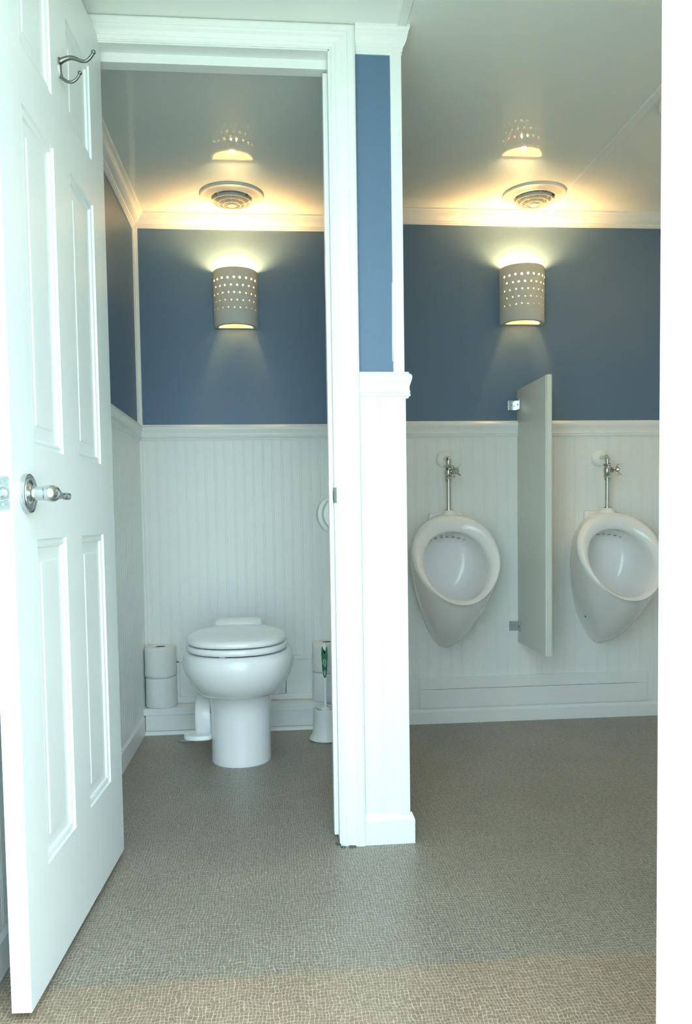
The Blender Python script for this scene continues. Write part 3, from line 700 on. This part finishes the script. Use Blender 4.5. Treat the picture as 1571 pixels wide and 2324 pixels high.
# ------------------------------------------------------------------ urinals
UX = .695
def make_urinal(x0, label):
    U = thing('urinal', label, 'urinal', (x0, YU-.01, .32), 'wall hung urinals')
    n = 72; yw = YU-.008
    def rim(a, zt, zb, yt, yb, th, p=.10, dz=0):
        s, c = math.sin(th), math.cos(th)          # c=1 top, -1 bottom
        w = a*math.copysign(abs(s)**.94, s)*(1+p*c-.03*(c < 0)*c*c)
        zc, zh = (zt+zb)/2, (zt-zb)/2
        f = (1-c)/2
        return Vector((x0+w, yt+(yb-yt)*f, zc+zh*c+dz))
    def wallring(th, a=.137):
        s, c = math.sin(th), math.cos(th)
        top, bot = .850, .312
        zc, zh = (top+bot)/2, (top-bot)/2
        z = zc+zh*c
        f = (top-z)/(top-bot)                       # 0 at the top, 1 at the tip
        return Vector((x0+a*s*(1-.28*((1-c)/2)**1.5), yw, z))
    # wall ring is sampled in height so both rings carry matching points
    TH = [2*PI*i/n for i in range(n)]
    ro = [rim(.170, .853, .519, 3.088, 2.892, t) for t in TH]
    ri = [rim(.127, .790, .536, 3.078, 2.912, t, .04) for t in TH]
    rmid = [rim(.150, .828, .523, 3.070, 2.882, t, .07) for t in TH]
    rin2 = [rim(.133, .798, .531, 3.072, 2.896, t, .05) for t in TH]
    wr = [wallring(t) for t in TH]
    body = []
    for s in (0, .04, .10, .18, .27, .36, .46, .56, .66, .76, .86, .94, 1.0):
        ring = []
        for k, t in enumerate(TH):
            p = ro[k].lerp(wr[k], s)
            sn, cs = math.sin(t), math.cos(t)
            bul = math.sin(PI*s)
            low = max(0, -cs)
            p += Vector((sn*.012*bul*(1-low*.3), -.010*bul*low, .010*bul*cs-.026*bul*low))
            # long scoop on each lower flank
            g = math.exp(-((abs(sn)-.66)/.12)**2)*math.exp(-((s-.66)/.14)**2)*(1 if cs < 0 else 0)
            p += Vector((-math.copysign(1, sn)*.007*g, .005*g, .004*g))
            ring.append(p)
        body.append(ring)
    wob = [[p+Vector((0, -.003, 0)) for p in rmid], [p for p in rin2], ri]
    inner = []
    ctr = Vector((x0, 3.150, .655))
    for s, sh in ((.10, .99), (.25, .985), (.42, .95), (.58, .87), (.72, .74), (.84, .55), (.93, .33), (.98, .12)):
        ring = []
        for k, t in enumerate(TH):
            q = ri[k]; c2 = Vector((x0, q.y, .655-.02))
            off = (q-c2); off.y = 0
            ydeep = q.y+(3.188-q.y)*(1-(1-min(1, s*1.1))**1.8)
            ydeep = min(ydeep, 3.188)
            z_ = c2.z+off.z*sh*(1.0 if off.z < 0 else 1.0)
            ring.append(Vector((x0+off.x*sh, ydeep, z_+(-.035*(1-abs(s-.4))*max(0, -math.cos(t))*(s < .8)))))
        inner.append(ring)
    bm = new()
    full = body[::-1]+[[a.lerp(b, .5)+Vector((0, -.004, .001)) for a, b in zip(ro, rmid)]]+wob+inner
    rings(bm, full, True, True)
    o = obj('urinal_bowl', bm, 'porc', U, smooth=True, angle=75)
    bm = new(); box(bm, x0-.068, x0+.068, yw-.024, yw+.006, .775, .862, .006, 3); obj('mounting_block', bm, 'porc', U, smooth=True, angle=40)
    # row of rinse slots under the upper lip
    bm = new()
    for k in range(7):
        f = (k-3)/3; xx = x0+.070*f; zz = .7665-.012*f*f; yy = 3.1655-.004*f*f
        box(bm, xx-.0055, xx+.0055, yy-.004, yy+.005, zz-.0007, zz+.0007)
    obj('rinse_slots', bm, 'dark', U)
    bm = new(); lathe(bm, (x0-.002, 3.128, .846), (0, 0, 1), [(.032, 0), (.0325, .004), (.030, .010), (.025, .018), (.0200, .024), (.0165, .0275), (.0105, .028)], 36); obj('inlet_collar', bm, 'plastic', U, smooth=True, angle=50)
    return U
u1 = make_urinal(UX, 'left white wall urinal, between stall wall and divider')
u2 = dup(u1, (1.3445, YU-.01, .32), 'right white wall urinal, cut by the entrance jamb')
bm = new(); lathe(bm, (1.3445-.094, 3.118, .440), (-.75, -.5, -.2), [(.0055, -.008), (.0055, .001), (.003, .002)], 16)
obj('fixing_bolt', bm, 'dark', u2, smooth=True, angle=40, label='dark fixing bolt in the side scoop', org=(1.3445, YU-.01, .32))

def make_valve(x0, label):
    y0 = 3.128
    V = thing('flush_valve', label, 'flush valve', (x0, y0, .874), 'chrome flush valves above the urinals')
    bm = new(); lathe(bm, (x0, y0, .8735), (0, 0, 1), [(.0165, 0), (.0165, .0035), (.0092, .004), (.0092, .112)], 28); obj('flush_pipe', bm, 'chrome', V, smooth=True, angle=40)
    bm = new()
    lathe(bm, (x0, y0, .984), (0, 0, 1), [(.0100, 0), (.0125, .001), (.0130, .005), (.0110, .007), (.0130, .009), (.0125, .0125)], 28); obj('slip_nut', bm, 'chrome', V, smooth=True, angle=40)
    bm = new()
    lathe(bm, (x0, y0, .996), (0, 0, 1), [(.013, 0), (.0175, .002), (.0175, .008), (.014, .0105)], 6, phase=.3)
    obj('lower_nut', bm, 'chrome', V)
    bm = new(); lathe(bm, (x0, y0, 1.006), (0, 0, 1), [(.0110, 0), (.0150, .008), (.0165, .018), (.0150, .028), (.0110, .036)], 32)
    vb = obj('valve_body', bm, 'chrome', V, smooth=True, angle=50)
    bm = new(); lathe(bm, (x0, y0, 1.041), (0, 0, 1), [(.0135, 0), (.0172, .0025), (.0172, .0085), (.012, .012)], 6, phase=.5); obj('upper_nut', bm, 'chrome', V)
    bm = new(); tube(bm, spline([(x0, y0, 1.052), (x0, y0, 1.064), (x0, y0+.004, 1.074), (x0, y0+.014, 1.0795), (x0, y0+.03, 1.0795), (x0, YU-.012, 1.0795)], 6), [.0086+.0022*math.exp(-((i-9)/5)**2) for i in range(31)], 18); obj('elbow', bm, 'chrome', V, smooth=True)
    bm = new(); lathe(bm, (x0, YU-.0085, 1.0795), (0, -1, 0), [(.0345, -.003), (.0348, .004), (.033, .010), (.027, .015), (.018, .0185), (.0105, .020)], 40); obj('wall_flange', bm, 'plastic', V, smooth=True, angle=50, label='white domed wall flange')
    bm = new()
    d = Vector((0, -1, 0)); c = Vector((x0, y0, 1.026))
    lathe(bm, c, d, [(.010, .008), (.010, .018), (.012, .020), (.012, .024), (.006, .026), (.006, .034), (.0135, .035), (.0145, .039), (.0130, .044), (.0095, .0445), (.009, .047), (.005, .0485), (0, .049)], 32)
    for k in range(4):
        a = PI/4+k*PI/2+.08; e = Vector((math.cos(a), 0, math.sin(a)))
        tube(bm, spline([c+d*.039+e*.010, c+d*.041+e*.018, c+d*.045+e*.026, c+d*.050+e*.0315], 5), [.0036-.0013*i/15 for i in range(16)], 10)
    h = obj('cross_handle', bm, 'chrome', V, smooth=True, angle=50)
    h.rotation_euler.z = math.radians(34)
    return V, h
f1, h1 = make_valve(.6945, 'chrome flush valve with cross handle above the left urinal')
f2 = dup(f1, (1.3435, 3.128, .874), 'chrome flush valve with cross handle above the right urinal')
for c_ in kids(f2):
    if c_.name.startswith('cross_handle'): c_.rotation_euler.z = math.radians(50)

# ------------------------------------------------------------------ urinal divider
dv = thing('urinal_divider', 'narrow upright white board between the two urinals', 'divider', (1.006, YU-.18, .327))
bm = new(); box(bm, .9985, 1.0165, 2.853, YU-.001, .327, 1.358, .002); obj('panel', bm, 'divider', dv, smooth=True, angle=40)
bm = new()
rings(bm, [[Vector((1.0075+math.cos(PI*k/10)*.0120, 2.862-abs(math.sin(PI*k/10))*.0075, z)) for k in range(11)]+[Vector((.9955, 2.868, z)), Vector((1.0195, 2.868, z))][::-1][::-1] for z in (.3285, .335, 1.352, 1.3565)])
obj('edge_strip', bm, 'trim', dv, smooth=True, angle=60)
bm = new(); lathe(bm, (1.007, 2.8548, .338), (0, -1, 0), [(.0032, 0), (.003, .0006), (.001, .0009)], 7); obj('rust_spot', bm, 'rust', dv, label='rusty chip at the lower front corner')
for zc in (1.296, .3950):
    bm = new()
    box(bm, .961, .9985, YU-.009 if zc < 1 else YU-.0035, YU-.0005 if zc > 1 else YU-.006, zc-.020, zc+.020, .001); box(bm, .9950, .9985, YU-.045, YU-.006 if zc < 1 else YU-.002, zc-.020, zc+.020, .001)
    b_ = obj('bracket', bm, 'nickel' if zc > 1 else 'zinc', dv, label='bright metal angle bracket' if zc > 1 else 'dull zinc angle bracket')
    bm = new(); yy = YU-.0092 if zc < 1 else YU-.0036
    lathe(bm, (.976, yy, zc+.001), (0, -1, 0), [(.0045, 0), (.0040, .0012), (.001, .0018)], 14); obj('screw', bm, 'zinc', b_, smooth=True, angle=40)
    for q in ((.020,) if zc > 1 else (.018, .034)):
        bm = new(); lathe(bm, (.9952, YU-.006-q, zc), (-1, 0, 0), [(.0045, 0), (.0040, .0012), (.001, .0018)], 14); obj('screw', bm, 'zinc' if zc > 1 else 'rust', b_, smooth=True, angle=40)

# ------------------------------------------------------------------ light: overcast sky and the lamps
w = bpy.data.worlds.new('World'); S.world = w; w.use_nodes = True
nt = w.node_tree; bg = nt.nodes['Background']
bg.inputs['Color'].default_value = (.70, .92, 1.0, 1); bg.inputs['Strength'].default_value = 5.3

su = bpy.data.lights.new('sun', 'SUN'); su.energy = 10; su.color = (1, .93, .80); su.angle = math.radians(1.5)
so = bpy.data.objects.new('sun', su); COL.objects.link(so); so.location = (1, 4, 6)
so.rotation_euler = Vector((-.12, -.55, -1)).to_track_quat('-Z', 'Y').to_euler()
# ------------------------------------------------------------------ camera
yaw, pit, rol = .09027891, .05366529, -.01506053
cyw, syw, cp_, sp__, cr, sr = math.cos(yaw), math.sin(yaw), math.cos(pit), math.sin(pit), math.cos(rol), math.sin(rol)
Ym = Matrix(((cyw, -syw, 0), (syw, cyw, 0), (0, 0, 1))); Pm = Matrix(((1, 0, 0), (0, cp_, -sp__), (0, sp__, cp_)))
Cm = Matrix(((1, 0, 0), (0, 0, -1), (0, 1, 0))); Zm = Matrix(((cr, -sr, 0), (sr, cr, 0), (0, 0, 1)))
RM = Zm @ Cm @ Pm @ Ym
rot = (Matrix(((1, 0, 0), (0, -1, 0), (0, 0, -1))) @ RM).transposed()
cd = bpy.data.cameras.new('camera'); cam = bpy.data.objects.new('camera', cd); COL.objects.link(cam)
cam.matrix_world = Matrix.Translation((0, 0, .85)) @ rot.to_4x4()
cd.sensor_fit = 'VERTICAL'; cd.sensor_height = 36; cd.lens = 1820/2324*36; cd.shift_y = (1272.9-1162)/2324; cd.clip_start = .02
S.camera = cam

S.view_settings.view_transform = 'Standard'; S.view_settings.look = 'None'; S.view_settings.gamma = 1
S.view_settings.use_curve_mapping = False; S.view_settings.exposure = 0.13
